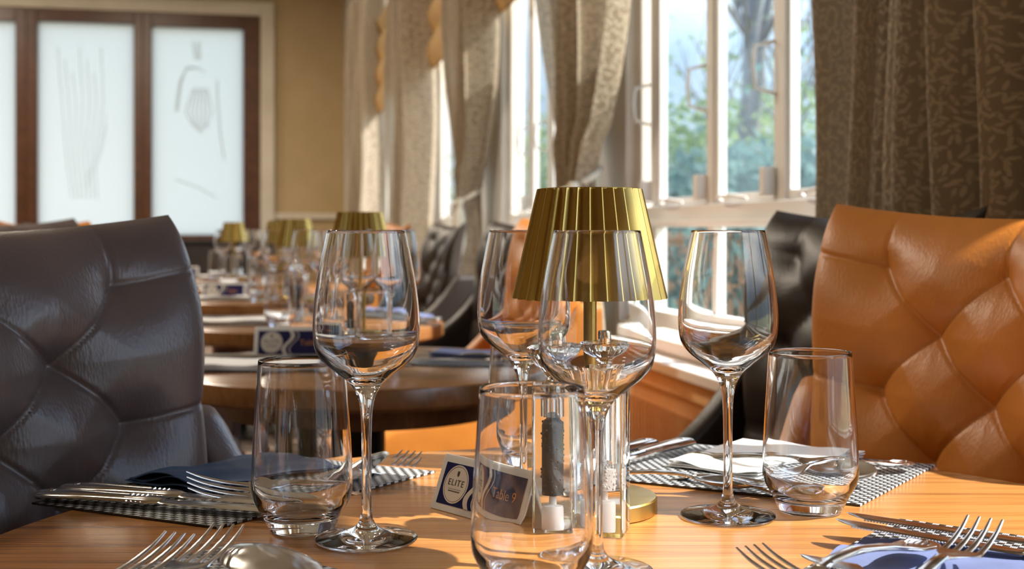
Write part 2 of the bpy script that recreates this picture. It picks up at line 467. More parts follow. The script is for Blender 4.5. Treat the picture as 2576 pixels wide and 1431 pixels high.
DARKD = M('dark_dado_paint', (.018, .014, .012), .5)
n_ = noisy(DARKD, 6, 2); lk(DARKD, ramp(DARKD, n_, (.3, (.014, .011, .010)), (.7, (.024, .018, .015))), bsdf(DARKD).inputs['Base Color'])
mb = MB(); wbox(mb, FAR-.36, FAR-.07, -4.9, fx(690)-.02, 0, .86); wbox(mb, FAR-.39, FAR-.07, -4.9, fx(690)-.02, .86, .885)
tag(mb.build('banquette', DARKD, bevel=.01), 'long dark low unit running under the frosted screens', 'banquette')
# frosted windows
cols = [(-640, -420), (-400, -190), (-160, 40), (95, 337), (382, 612)]
tops = [40, 42, 50, 57, 70]
z0 = .93
et_rng = random.Random(3)
ETCH = translucent('etched_glass_line', (.49, .48, .45), (.83, .82, .77), .745, .4)
for k, ((a, b), tp) in enumerate(zip(cols, tops)):
    w = thing(f'window_{k+10}', '', ''); del w['label']; del w['category']; struct(w)
    d0, d1 = fx(a), fx(b); zt = fz((a+b)/2, tp)
    o0 = d0 - (.08); o1 = d1 + (.08)
    if k == len(cols)-1: o1 = dR
    if k > 0: o0 = (fx(cols[k-1][1])+d0)/2
    if k < len(cols)-1: o1 = (d1+fx(cols[k+1][0]))/2
    mb = MB()
    wbox(mb, FAR-.03, FAR+.08, o0, d0, .85, zTop); wbox(mb, FAR-.03, FAR+.08, d1, o1, .85, zTop)
    wbox(mb, FAR-.03, FAR+.08, d0, d1, .85, z0); wbox(mb, FAR-.03, FAR+.08, d0, d1, zt, zTop)
    mb.build('window_frame', BROWNF, w, bevel=.006)
    mb = MB(); wbox(mb, FAR+.02, FAR+.03, d0, d1, z0, zt)
    p = mb.build('pane', FROST, w)
    if k < 3: continue
    dm = (d0+d1)/2; hw = (d1-d0)/2
    mb = MB()
    def stroke(pts, r):
        mb.tube([W(FAR+.016, dm+hw*x, 1.0+(zt-1.0)*z) for x, z in pts], r, 6, cap=True)
    if k == 3:
        for q in range(7):
            x1 = -.60+q*.17
            stroke([(x1*.35-.10+.03*q, .14), (x1*.6-.08, .38), (x1*.85, .62), (x1*1.0-.02*q, .88-.06*(q % 3))], .0035)
        for q in range(2): stroke([(.0, .20+.04*q), (.28, .34+.05*q), (.42, .5+.06*q)], .003)
    else:
        for q in range(3): stroke([(-.5+.03*q, .58), (-.42+.03*q, .72), (-.25, .79+.008*q), (-.02, .80), (.15, .78)], .004)
        stroke([(.42, .74), (.44, .6), (.50, .45), (.58, .34)], .006)
        for q in range(7): stroke([(-.10+.05*q, .47+.012*abs(q-3)), (-.28+.10*q, .58), (-.10+.05*q, .70)], .005)
        for q in range(3): stroke([(-.05+.05*q, .84), (-.12+.08*q, .93)], .006)
        stroke([(-.5, .24), (0, .20), (.4, .15)], .005)
    mb.build('etching', ETCH, w, smooth=60)
# the bright room beyond the frosted screens
ld = bpy.data.lights.new('room_light_beyond', 'AREA'); ld.shape = 'RECTANGLE'; ld.size = 5.0; ld.size_y = 1.4; ld.energy = 7.5; ld.color = (1, .94, .86)
lo = bpy.data.objects.new('room_light_beyond', ld); C.objects.link(lo)
lo.location = W(FAR+1.3, -2.6, .9); lo.rotation_euler = (-U).to_track_quat('-Z', 'Y').to_euler()
# added warm fill lights just under the ceiling, to lift the room's ambient
for k, (s, d) in enumerate(((3.0, -1.6), (5.5, -1.2), (8.5, -1.0), (9.5, -2.6), (1.0, -2.2))):
    ld = bpy.data.lights.new('ceiling_fill_light', 'AREA'); ld.shape = 'DISK'; ld.size = .5; ld.energy = 46 if k < 4 else 11; ld.color = (1, .86, .68)
    lo = bpy.data.objects.new('ceiling_fill_light', ld); C.objects.link(lo); lo.location = W(s, d, 3.27)

# ------------------------------------------------------------------ curtains
def curtain(s0, s1, label, group, tie=None, waves=5, amp=.055, seed=0, zlo=.06, ztop=2.6, lean=0.0, dc=.87, near=False):
    """s0 near edge, s1 far edge at the top; tie = (sc, zt, halfwidth)"""
    rng = random.Random(seed)
    ph = rng.random()*6
    root = thing('curtain', label, 'curtain', group=group)
    nu, nv = (200, 90) if near else (110, 60)
    widths = []
    def edge(z):
        a, b = s0, s1
        if tie:
            sc, zt, hw = tie
            if z > zt:
                q = min(1, (z-zt)/1.15); q = 1-(1-q)**2.6
            else:
                q = min(1, (zt-z)/.9); q = (1-(1-q)**2)*.62
            a = (sc-hw)*(1-q)+s0*q; b = (sc+hw)*(1-q)+s1*q
        return a, b
    def fn(u, v):
        z = zlo+(ztop-zlo)*v
        a, b = edge(z)
        full = (s1-s0); g = (b-a)/full
        x = a+(b-a)*u
        w = 2*PI*waves*u+ph
        d = dc + amp*(.55+.45*g)*(math.sin(w)+.35*math.sin(2.1*w+1+ph)) + .012*math.sin(5*z+9*u)
        x += .005*g*math.sin(2*w+.5)
        if tie and z < tie[1]+.1: d += -.01
        return W(x, d, z)
    mb = MB(); mb.grid(fn, nu, nv)
    L = waves*.34 if near else waves*.30
    uv = [(a/nu*L, (zlo+(ztop-zlo)*b/nv)) for b in range(nv+1) for a in range(nu+1)]
    mb.build('fabric', CURT, root, smooth=180, uvfn=uv)
    if tie:
        sc, zt, hw = tie
        pts = []
        for k in range(25):
            a = 2*PI*k/24
            pts.append(W(sc+math.cos(a)*(hw+.006), dc+math.sin(a)*(amp*.62+.014), zt+.03*math.sin(a)))
        tb = MB().tube(pts, .011, 8, cap=False).build('tieback', ROPE, root, smooth=180)
        c = W(sc-hw-.030, dc-.050, zt-.01)
        prof = [(0, 0), (.012, -.002), (.017, -.02), (.010, -.04), (.020, -.06), (.026, -.10), (.029, -.2), (.027, -.26), (0, -.262)]
        MB().lathe([(r, z) for r, z in prof], 16, c).build('tassel', ROPE, tb, smooth=40)
    return root
G = 'patterned curtains between the windows'
curtain(.98, 1.68, 'brown leaf patterned curtain behind the tan leather armchair, nearest of the curtains', G, tie=(1.34, .60, .33), waves=7, amp=.060, seed=1, near=True)
curtain(2.72, 3.45, 'tied curtain directly behind the gold shaded lamp', G, tie=(3.10, 1.11, .085), waves=5, amp=.055, seed=2)
curtain(4.36, 5.05, 'tied curtain with hanging tassel, seen left of the gold shaded lamp', G, tie=(4.72, 1.11, .085), waves=5, amp=.055, seed=3)
curtain(5.98, 6.95, 'second curtain from the far corner, above a gold lampshade', G, waves=5, amp=.07, seed=4)
curtain(8.3, 9.35, 'farthest curtain, beside the beige corner of the far wall', G, waves=5, amp=.07, seed=5)

# blinds above each visible window
for k, (a, b) in enumerate(bays[1:5]):
    nm = ['third', 'second'][0:0]
    lab = ['gathered gold fabric blind above the wide window right of the lamp', 'gathered gold fabric blind above the window between the two tied curtains',
           'gathered gold fabric blind above the window left of the tassel curtain', 'gathered gold fabric blind above the farthest bright window'][k]
    z0b = 1.77
    def fn(u, v, a=a, b=b):
        z = z0b+.62*v - .05*math.sin(u*PI*2)**2*(1-v)*.0
        d = .945 - .030*abs(math.sin(v*PI*3.5))-.012*(1-v)+.006*math.sin(u*9)
        return W(a-.02+(b-a+.04)*u, d, z)
    mb = MB(); mb.grid(fn, 30, 50)
    o = mb.build('window_blind', BLINDM, smooth=180)
    o.modifiers.new('thick', 'SOLIDIFY').thickness = .006
    tag(o, lab, 'blind', 'gathered blinds at the window heads')
# blind of the near window: keeps the sun off the left of the table
mb = MB(); mb.grid(lambda u, v: W(-.9+1.8*u, .945-.030*abs(math.sin(v*PI*3.5)), 1.77+.62*v), 30, 50)
o = mb.build('window_blind', BLINDM, smooth=180); o.modifiers.new('thick', 'SOLIDIFY').thickness = .006
tag(o, 'gathered gold fabric blind above the window beside the foreground table', 'blind', 'gathered blinds at the window heads')

# ------------------------------------------------------------------ round tables
def round_table(x, y, r, label, top=.036, seg=96, mat=OAK, apron=True):
    t = thing('round_table', label, 'table', (x, y, 0))
    b = .006
    MB().lathe([(0, TZ-top), (r-b, TZ-top), (r, TZ-top+b), (r, TZ-b), (r-b*.3, TZ-b*.3), (r-b, TZ), (0, TZ)], seg).build('tabletop', mat, t, smooth=35)
    MB().lathe([(0, TZ-top-.04), (r*.72, TZ-top-.04), (r*.72, TZ-top), (0, TZ-top)], 48).build('apron', OAKD, t, smooth=35)
    MB().lathe([(0, .02), (.034, .02), (.034, TZ-top-.04), (0, TZ-top-.04)], 24).build('pedestal', BLACKM, t, smooth=35)
    MB().lathe([(0, 0), (r*.55, 0), (r*.55, .012), (.05, .03), (0, .03)], 40).build('base_plate', BLACKM, t, smooth=35)
    return t
T1 = (.080, .83); T1R = .482
TABS = [(-.25, 2.10), (-.50, 3.06), (-.78, 4.10), (-1.0, 5.0), (-1.30, 5.9)]
ORD = ['first', 'second', 'third', 'fourth', 'fifth']
round_table(T1[0], T1[1], T1R, 'large round oak table in the foreground with a sunlit top', seg=160)
for k, (x, y) in enumerate(TABS):
    round_table(x, y, .33, f'small round wooden table, {ORD[k]} in the row behind the foreground table', mat=OAKB)

# ------------------------------------------------------------------ tufted chairs
def backrest_mesh(nu, nv, near):
    pitch, row = .134, .066
    zb, zt = .40, .985
    half_b, half_t = .172, .236
    rows = []
    z = .925; k = 0
    while z > .45:
        if k % 2 == 0: rows.append([(-pitch, z), (0, z), (pitch, z)])
        else: rows.append([(-pitch/2, z), (pitch/2, z)])
        z -= row; k += 1
    btn = [p for r in rows for p in r]
    segs = []
    for i in range(len(rows)-1):
        for p in rows[i]:
            for q in rows[i+1]:
                if abs(abs(p[0]-q[0])-pitch/2) < 1e-4: segs.append((p, q))
    for p in rows[0]: segs.append((p, (p[0]*1.06, 1.08)))
    for i, r in enumerate(rows):
        if i % 2 == 0: segs.append((r[-1], (.30, r[-1][1]+.012))); segs.append((r[0], (-.30, r[0][1]+.012)))
    pre = []
    for (p, q) in segs: pre.append((p[0], p[1], q[0]-p[0], q[1]-p[1], (q[0]-p[0])**2+(q[1]-p[1])**2))
    def tuft(x, z):
        dm = 9
        for (ax, az, dx, dz, l2) in pre:
            if abs(x-ax-dx/2) > .14 or abs(z-az-dz/2) > .14: continue
            t = max(0, min(1, ((x-ax)*dx+(z-az)*dz)/l2))
            # seams bow a little
            dd = math.hypot(x-ax-dx*t, z-az-dz*t)
            if dd < dm: dm = dd
        db = min(math.hypot(x-a, z-b) for a, b in btn)
        puff = 1-math.exp(-(dm/.034)**1.25)
        return .0105*puff - .0036*math.exp(-(dm/.0022)**2) - .022*math.exp(-(db/.028)**1.15)
    def co(a, b, side):
        u0 = -1+2*a
        u = .35*u0+.65*math.sin(PI/2*u0)
        v0 = b
        v = 1-(1-v0)*1.0
        # denser near the top edge
        v = v0 + .05*math.sin(PI*v0)**2
        hw = half_b+(half_t-half_b)*v
        x = u*hw
        top = zt+.020*u*u+.006
        z = zb+(top-zb)*v
        zz = zb+(zt-zb)*v
        rec = -.03*v - .03*v*v - .030*max(0, (v-.82)/.18)**2.2
        curve = .028*abs(u)**2.2
        eu = max(0, 1-abs(u)**14)**.5; ev = max(0, 1-v**8)**.5
        ed = eu*ev
        if side > 0: off = .030*ed + tuft(x*.214/hw, zz)*ed
        else: off = -.042*ed
        return (x, rec+curve+off, z)
    mb = MB()
    mb.grid(lambda a, b: co(a, b, 1), nu, nv)
    mb.grid(lambda a, b: co(1-a, b, -1), nu//2, nv//2)
    return mb

def make_chair(name, label, lm, seatm, near):
    t = thing(name, label, 'chair')
    nu, nv = (210, 190) if near else (72, 64)
    mb = backrest_mesh(nu, nv, near)
    # origin of the chair: floor below the front face of the back, chair faces +Y
    mb.build('backrest', lm, t, smooth=180)
    # seat cushion
    def seat(u, v, up):
        a = -1+2*u; b = -1+2*v
        ex = max(0, 1-a**10)**.5*max(0, 1-b**10)**.5
        hw = .235-.015*b*0
        return (a*hw, .235+b*.23, .405+up*(.065*ex+(.012*(1-a*a)*(1-b*b) if up > 0 else 0)))
    mb = MB(); mb.grid(lambda u, v: seat(u, v, 1), 30, 30); mb.grid(lambda u, v: seat(1-u, v, -1), 30, 30)
    mb.build('seat', seatm, t, smooth=180)
    # swooping sides
    for sd in (-1, 1):
        poly = []
        n = 24
        ys = [-.09+.52*k/n for k in range(n+1)]
        def top(y):
            return .545+.26*math.exp(-(max(y, -.02)+.02)/.15) if y > -.02 else .805
        mb = MB()
        th = .045
        def fn(a, b):
            y = -.09+.52*b
            zt_ = top(y)-.02*max(0, b-.9)*10
            zb_ = .34
            # a runs around the section: inner bottom -> inner top -> outer top -> outer bottom
            if a < .35: q = a/.35; return (sd*.222, y, zb_+(zt_-.018-zb_)*q)
            if a < .65:
                q = (a-.35)/.3; an = PI*(1-q)
                return (sd*(.222+th/2-math.cos(PI-an)*-th/2*-1), y, zt_-.018+.018*math.sin(an))
            q = (a-.65)/.35; return (sd*(.222+th), y, zt_-.018+(zb_-zt_+.018)*q)
        mb.grid(fn, 26, 40)
        # end cap at the front
        i = len(mb.v); w = 27
        mb.f.append(tuple(range(40*w, 40*w+27)))
        mb.f.append(tuple(reversed(range(0, 27))))
        o = mb.build('armrest', lm, t, smooth=50)
    for sx_, y in ((-1, .42), (1, .42), (-1, .02), (1, .02)):
        MB().tube([(sx_*.205, y, .36), (sx_*.215, y+(.02 if y > .2 else -.05), 0)], [.022, .014], 10).build('leg', OAKD, t, smooth=50)
    return t

def face(fx_, fy_): return math.atan2(fy_, fx_)-PI/2   # rotation so +Y points to (fx, fy)
ch_dark = make_chair('tufted_chair', 'slate leather button tufted chair at the left of the foreground table', L_DARK, L_DARK, True)
ch_dark.location = (-.440, 1.067, 0); ch_dark.scale = (1.1, 1.1, .985); ch_dark.rotation_euler = (0, 0, face(.87, -.50))
ch_tan = make_chair('tufted_chair', 'tan orange leather button tufted chair at the right of the foreground table', L_TAN, L_TAN, True)
ch_tan.location = (.475, 1.255, 0); ch_tan.rotation_euler = (0, 0, face(-.82, -.57))
bg_dark = make_chair('tufted_chair', 'dark brown leather tufted chair by the window behind the tan chair', L_BLACK, L_BLACK, False)
bg_dark.location = (.46, 1.76, 0); bg_dark.rotation_euler = (0, 0, face(-.93, -.37))
bg_tan = make_chair('tufted_chair', 'tan leather chair on the window side of the second small table, behind the gold lamp', L_TAN, L_TAN, False)
bg_tan.location = (.04, 3.0, 0); bg_tan.rotation_euler = (0, 0, face(-.95, -.3))
dup(bg_dark, (-.05, 4.05, 0), face(-.95, -.3), 'dark leather chair on the window side of the third small table')
dup(bg_dark, (-.31, 4.95, 0), face(-.95, -.3), 'dark leather chair on the window side of the fourth small table, left of the tassel')
dup(bg_tan, (-.60, 5.85, 0), face(-.95, -.3), 'tan leather chair on the window side of the fifth small table')
bg_slate = make_chair('tufted_chair', 'slate leather aisle chair, top visible at the left edge above the foreground chair', L_DARK, L_BROWN, False)
bg_slate.location = (-1.20, 3.1, 0); bg_slate.rotation_euler = (0, 0, face(.95, -.3))
dup(bg_tan, (-1.52, 4.15, 0), face(.95, -.3), 'tan leather chair on the aisle side, behind the slate aisle chair')
dup(bg_dark, (-1.78, 5.1, 0), face(.8, -.6), 'black leather chair on the aisle side, farthest of the aisle chairs')

# ------------------------------------------------------------------ glassware
def smooth_prof(pts, n=6):
    out = []
    P_ = [pts[0]]+list(pts)+[pts[-1]]
    for i in range(1, len(P_)-2):
        p0, p1, p2, p3 = P_[i-1:i+3]
        for k in range(n):
            t = k/n
            out.append(tuple(max(0, .5*((2*p1[j])+(-p0[j]+p2[j])*t+(2*p0[j]-5*p1[j]+4*p2[j]-p3[j])*t*t+(-p0[j]+3*p1[j]-3*p2[j]+p3[j])*t**3)) if j == 0 else
                             .5*((2*p1[j])+(-p0[j]+p2[j])*t+(2*p0[j]-5*p1[j]+4*p2[j]-p3[j])*t*t+(-p0[j]+3*p1[j]-3*p2[j]+p3[j])*t**3) for j in range(2)))
    out.append(pts[-1]); return out
def make_wine(label, n=64, q=6):
    t = thing('wine_glass', label, 'glass')
    foot = [(0, .0006), (.020, .0006), (.034, .0002), (.0368, .0006), (.0376, .0016), (.0370, .0026), (.030, .0040), (.020, .0058), (.012, .0085), (.0070, .0120), (.0047, .0165)]
    stem = [(.0047, .0165), (.0038, .024), (.0036, .045), (.0037, .070), (.0043, .092), (.0058, .103), (.0080, .1095)]
    outer = [(.0080, .1095), (.0125, .1163), (.0200, .1226), (.0310, .1315), (.0374, .1405), (.0394, .1540), (.0390, .1700), (.0366, .1900), (.0330, .2100), (.0292, .2290)]
    inner = [(.0284, .2290), (.0321, .2100), (.0357, .1900), (.0380, .1700), (.0383, .1540), (.0360, .1418), (.0292, .1335), (.0180, .1255), (.0095, .1205), (.0040, .1185), (0, .1180)]
    rim = [(.0292, .2290), (.0290, .2294), (.0286, .2294), (.0284, .2290)]
    MB().lathe(smooth_prof(foot, q), n).build('foot', GLASS, t, smooth=180)
    MB().lathe(smooth_prof(stem, q), n).build('stem', GLASS, t, smooth=180)
    MB().lathe(smooth_prof(outer, q)+rim[1:-1]+smooth_prof(inner, q), n).build('bowl', GLASS, t, smooth=180)
    return t
def make_tumbler(label, n=64, q=6):
    t = MB()
    outer = [(0, .0004), (.018, .0004), (.0240, .0008), (.0256, .0030), (.0300, .0120), (.0366, .0240), (.0385, .0330), (.0383, .0450), (.0368, .0750), (.0350, .1020), (.0332, .1300)]
    inner = [(.0321, .1300), (.0339, .1020), (.0356, .0750), (.0369, .0460), (.0369, .0350), (.0345, .0265), (.0280, .0170), (.0200, .0120), (0, .0110)]
    t.lathe(smooth_prof(outer, q)+[(.0330, .1306), (.0324, .1306)]+smooth_prof(inner, q), n)
    return tag(t.build('tumbler', GLASS, smooth=180), label, 'glass')
def onT(px, y): return Vector(((px-1288)*y/F, y, TZ))
GW, GT = 'clear wine glasses on the foreground table', 'clear water tumblers on the foreground table'
wine = make_wine('clear wine glass left of the table sign, beside the left tumbler', 96)
wine['group'] = GW
wine.location = onT(922, .912)
dup(wine, onT(1831, .986), 0, 'clear wine glass at the right, standing before the sunlit white napkin', GW)
dup(wine, onT(1502, .826), 0, 'clear wine glass in front of the gold lampshade, nearest of the wine glasses', GW)
dup(wine, onT(1314, 1.082), 0, 'clear wine glass left of the gold lamp, farthest on the foreground table', GW)
tumb = make_tumbler('clear tumbler at the left, beside the navy napkin', 96); tumb['group'] = GT
tumb.location = onT(760, .944)
dup(tumb, onT(2038, 1.004), 0, 'clear tumbler at the right, in front of the tan chair', GT)
dup(tumb, onT(1338, .777), 0, 'clear tumbler at the bottom centre, in front of the table sign and mills', GT)
dup(tumb, onT(1322, 1.205), 0, 'clear tumbler behind the farthest wine glass, seen through other glasses', GT)

# ------------------------------------------------------------------ cordless table lamp
def make_lamp(label, n=28, sub=14):
    t = thing('table_lamp', label, 'lamp')
    MB().lathe([(0, 0), (.0535, 0), (.0550, .0012), (.0550, .0120), (.0540, .0134), (.0500, .0136), (0, .0136)], 96).build('base', GOLD, t, smooth=30)
    MB().lathe([(0, .0136), (.0058, .0136), (.0058, .20), (0, .20)], 24).build('pole', GOLD, t, smooth=30)
    zb, zt, rb, rt = .174, .263, .0580, .0395
    tot = n*sub
    def fn(a, b, inn=0):
        th = 2*PI*a
        r = rb+(rt-rb)*b - inn
        q = (a*n) % 1.0
        c = q/.74 if q < .74 else (1-q)/.26
        amp = .0058*(1-.35*b)
        z = zb+(zt-zb)*b
        return ((r+amp*c)*math.cos(th), (r+amp*c)*math.sin(th), z)
    mb = MB(); mb.grid(fn, tot, 8, close_u=True); mb.grid(lambda a, b: fn(1-a, b, .0012), tot, 8, close_u=True)
    sh = mb.build('lamp_shade', GOLD, t, smooth=70)
    mb = MB(); mb.lathe([(0, zt-.0025), (rt-.001, zt-.0025), (rt+.0012, zt-.001), (rt+.0012, zt+.0004), (rt-.002, zt+.0004), (0, zt-.0004)], 96)
    mb.build('shade_cap', GOLD, sh, smooth=40)
    return t
lamp = make_lamp('gold pleated cordless lamp in the middle of the foreground table')
lamp.location = onT(1483, 1.008)
GL = 'gold lamps on the small tables'
for (px, y, k) in ((905, 2.36, 0), (746, 3.92, 2), (703, 4.75, 3), (587, 5.65, 4)):
    dup(lamp, onT(px, y), .1*k, f'small gold pleated lamp on the {ORD[k]} small table behind', GL)

# ------------------------------------------------------------------ salt and pepper mills
def rbox_prof(hw, r, n=5):
    pts = []
    for cx, cy, a0 in ((hw-r, hw-r, 0), (-hw+r, hw-r, PI/2), (-hw+r, -hw+r, PI), (hw-r, -hw+r, 1.5*PI)):
        for k in range(n+1):
            a = a0+PI/2*k/n; pts.append((cx+r*math.cos(a), cy+r*math.sin(a)))
    return pts
def make_mill(label, pepper=True, name='pepper_mill'):
    t = thing(name, label, 'mill')
    hw = .0165; H = .111
    # square acrylic body with a round bore
    mb = MB(); pts = rbox_prof(hw, .0022)
    n = len(pts)
    lv = [(0.0008, .97), (.0018, 1.0), (H-.001, 1.0), (H, .97)]
    for z, s in lv:
        for x, y in pts: mb.v.append(Vector((x*s, y*s, z)))
    for L in range(len(lv)-1):
        for k in range(n): mb.f.append((L*n+k, L*n+(k+1) % n, (L+1)*n+(k+1) % n, (L+1)*n+k))
    mb.f.append(tuple(reversed(range(n)))); mb.f.append(tuple(range((len(lv)-1)*n, len(lv)*n)))
    # bore (normals inwards)
    rb = .0095
    m2 = MB().lathe([(0, .0915 if pepper else .054), (rb, .0915 if pepper else .054), (rb, .105), (0, .105)], 40)
    i = len(mb.v); mb.v += m2.v; mb.f += [tuple(i+q for q in reversed(f)) for f in m2.f]
    mb.build('body', ACRYL, t, smooth=30)
    fill = PEPPER if pepper else SALT
    rng = random.Random(5 if pepper else 6)
    mb = MB()
    ZF = .090 if pepper else .052
    mb.lathe([(0, .034), (.0086, .034), (.0087, .050), (.0087, ZF-.005), (.0070, ZF-.0015), (.0035, ZF), (0, ZF-.0015)], 24)
    for q in range(130):
        a = rng.random()*6.28; z = .035+rng.random()*(ZF-.038); r = .0088-rng.random()*.001
        if q > 95: r = rng.random()*.0075; z = ZF-.001+rng.random()*.001
        c = (r*math.cos(a), r*math.sin(a), z)
        mb.lathe([(0, -.0011), (.0009, -.0006), (.0011, 0), (.0009, .0007), (0, .0011)], 6, c)
    mb.build('filling', fill, t, smooth=60)
    MB().lathe([(0, .0035), (.0085, .0035), (.0088, .005), (.0088, .024), (.0080, .026), (.003, .027), (.003, .033), (0, .033)], 24).build('grinder', SALT, t, smooth=35)
    MB().lathe([(0, H-.004), (.0066, H-.004), (.0066, H+.004), (.0045, H+.006), (0, H+.006)], 24).build('collar', STEEL, t, smooth=35)
    # fluted crystal head
    mb = MB(); prof = [(.0065, .1172), (.0060, .1205), (.0085, .1245), (.0150, .1310), (.0190, .1390), (.0192, .1420), (.0180, .1432)]
    nn = 14*8
    def fn(a, b):
        f = b*(len(prof)-1); i = min(int(f), len(prof)-2); q = f-i
        r = prof[i][0]*(1-q)+prof[i+1][0]*q; z = prof[i][1]*(1-q)+prof[i+1][1]*q
        fl = 1+.06*abs(math.cos(7*2*PI*a))*min(1, max(0, (z-.120)/.01))
        return (r*fl*math.cos(2*PI*a), r*fl*math.sin(2*PI*a), z)
    mb.grid(fn, nn, 24, close_u=True)
    m3 = [mb.v.append(Vector((0, 0, .1172))), mb.v.append(Vector((0, 0, .1432)))]
    b0 = len(mb.v)-2; top = 24*nn
    for k in range(nn):
        mb.f.append((b0, (k+1) % nn, k)); mb.f.append((b0+1, top+k, top+(k+1) % nn))
    kn = mb.build('knob', ACRYL, t, smooth=40)
    MB().lathe([(0, .1434), (.0050, .1434), (.0052, .1440), (.0052, .1520), (.0046, .1528), (0, .1530)], 28).build('cap', STEEL, kn, smooth=35)
    return t
mill = make_mill('square clear acrylic pepper mill filled with black peppercorns, left of the pair')
mill.location = (.0315, .916, TZ)
mill2 = make_mill('square clear acrylic salt mill beside the lamp base, right of the pair', False, 'salt_mill')
mill2.location = (.0705, .9345, TZ); mill2.rotation_euler = (0, 0, -.27)

# ------------------------------------------------------------------ table number sign (bent card)
def text(name, body, size, mat, parent, mtx, spacing=1.0, align='CENTER'):
    c = bpy.data.curves.new(name, 'FONT'); c.body = body; c.size = size; c.align_x = align; c.align_y = 'CENTER'
    c.space_character = spacing; c.extrude = .00008; c.materials.append(mat); c.resolution_u = 4
    tmp = bpy.data.objects.new(name, c); me = bpy.data.meshes.new_from_object(tmp); bpy.data.objects.remove(tmp)
    if not me.materials: me.materials.append(mat)
    o = bpy.data.objects.new(name, me); C.objects.link(o); o.parent = parent; o.matrix_local = mtx
    return o
def make_sign(label, num):
    """card length along X (from 0 to L), front leaf faces -Y"""
    t = thing('table_sign', label, 'sign')
    L, H, dep, th = .111, .0435, .018, .0022
    a = math.atan2(H, dep)
    # bent card
    sec = [(-dep, 0), (-.0022, H-.003), (0, H), (.0022, H-.003), (dep*.95, 0.0)]
    sec_in = [(dep*.95-th*1.05, 0), (.0, H-.0075), (-dep+th*1.05, 0)]
    poly = [(0, y, z) for y, z in sec+sec_in]
    MB().prism(poly, (L, 0, 0)).build('card', SIGNW, t, bevel=.0008)
    ang = a
    # frame of the front leaf: local x along length, local y up the slope
    X = Vector((1, 0, 0)); Y = Vector((0, dep-.0022, H-.003)).normalized(); Z = X.cross(Y)
    base = Matrix(((X.x, Y.x, Z.x, 0), (X.y, Y.y, Z.y, -dep), (X.z, Y.z, Z.z, 0), (0, 0, 0, 1)))
    def loc(x, y, z=.0004): return base @ Vector((x, y, z))
    S = math.hypot(H, dep)
    MB().prism([loc(x, y, .00005) for x, y in ((.006, .006), (L-.006, .006), (L-.006, S-.007), (.006, S-.007))], Z*.0003).build('print_panel', SIGNB, t)
    def disc(cx, cy, rx, ry, h0, h1, n=48):
        return [loc(cx+rx*math.cos(2*PI*k/n), cy+ry*math.sin(2*PI*k/n), h0) for k in range(n)], Z*(h1-h0)
    p, v = disc(.0245, .0235, .0152, .0158, .0003, .0006)
    disc_o = MB().prism(p, v).build('logo_disc', SIGNC, t)
    mb = MB()
    for k in range(60):
        a0, a1 = 2*PI*k/60, 2*PI*(k+1)/60
        q = [loc(.0245+r*.0152*math.cos(aa), .0235+r*.0158*math.sin(aa), .0006) for r, aa in ((.90, a0), (.92, a0), (.92, a1), (.90, a1))]
        mb.prism(q, Z*.0001)
    mb.build('logo_ring', SIGND, disc_o)
    mb = MB(); mb.prism([loc(x, y, .0006) for x, y in ((.0233, .0342), (.0257, .0342), (.0257, .0312), (.0245, .0296), (.0233, .0312))], Z*.0002)
    mb.prism([loc(x, y, .0006) for x, y in ((.0165, .0192), (.0325, .0192), (.0325, .0195), (.0165, .0195))], Z*.0001)
    for q in range(13): mb.prism([loc(x, y, .0006) for x, y in ((.0172+q*.00115, .0170), (.0179+q*.00115, .0170), (.0179+q*.00115, .0181), (.0172+q*.00115, .0181))], Z*.0001)
    mb.build('logo_crest', SIGND, disc_o)
    m4 = lambda x, y: base @ Matrix.Translation((x, y, .0007))
    text('lettering', 'ELITE', .0074, SIGND, disc_o, m4(.0245, .0244), 1.2)
    text('lettering', ('Table ' + num).strip(), .0115, SIGNO, t, m4(.080 if num else .076, .0225), 1.0)
    # two wavy ribbons
    for (x0, w, mt, nm) in ((.0475, .0028, SIGNC, 'ribbon'), (.0555, .0006, SIGNC, 'thin_ribbon')):
        mb = MB()
        def fn(aa, bb, x0=x0, w=w):
            y = .006+(S-.013)*bb
            x = x0+.0062*math.sin((bb-.5)*2*PI*.85)+w*(aa-.5)*2
            return loc(x, y, .00055)
        mb.grid(fn, 2, 30); o = mb.build(nm, mt, t)
    return t
sg = make_sign('white and navy table sign reading ELITE Table 9', '9')
p0 = P(1076, 1278); p1 = P(1290, 1338)
dirv = (p1-p0).normalized()
rz = math.atan2(dirv.y, dirv.x)
off = Vector((math.sin(rz), -math.cos(rz), 0))*-.020
sg.location = p0+off; sg.rotation_euler = (0, 0, rz)
sg2 = make_sign('white and navy sign with orange word Table on the first small table', '')
sg2.location = (-.462, 2.215, TZ); sg2.rotation_euler = (0, 0, .06); sg2.scale = (1.28,)*3
dup(sg2, (-1.62, 5.80, TZ), .1, 'tiny blurred navy sign on the fifth small table', None)
sg2b = dup(sg2, (-1.02, 4.06, TZ), .1, 'small blurred navy sign at the edge of the third small table', None)

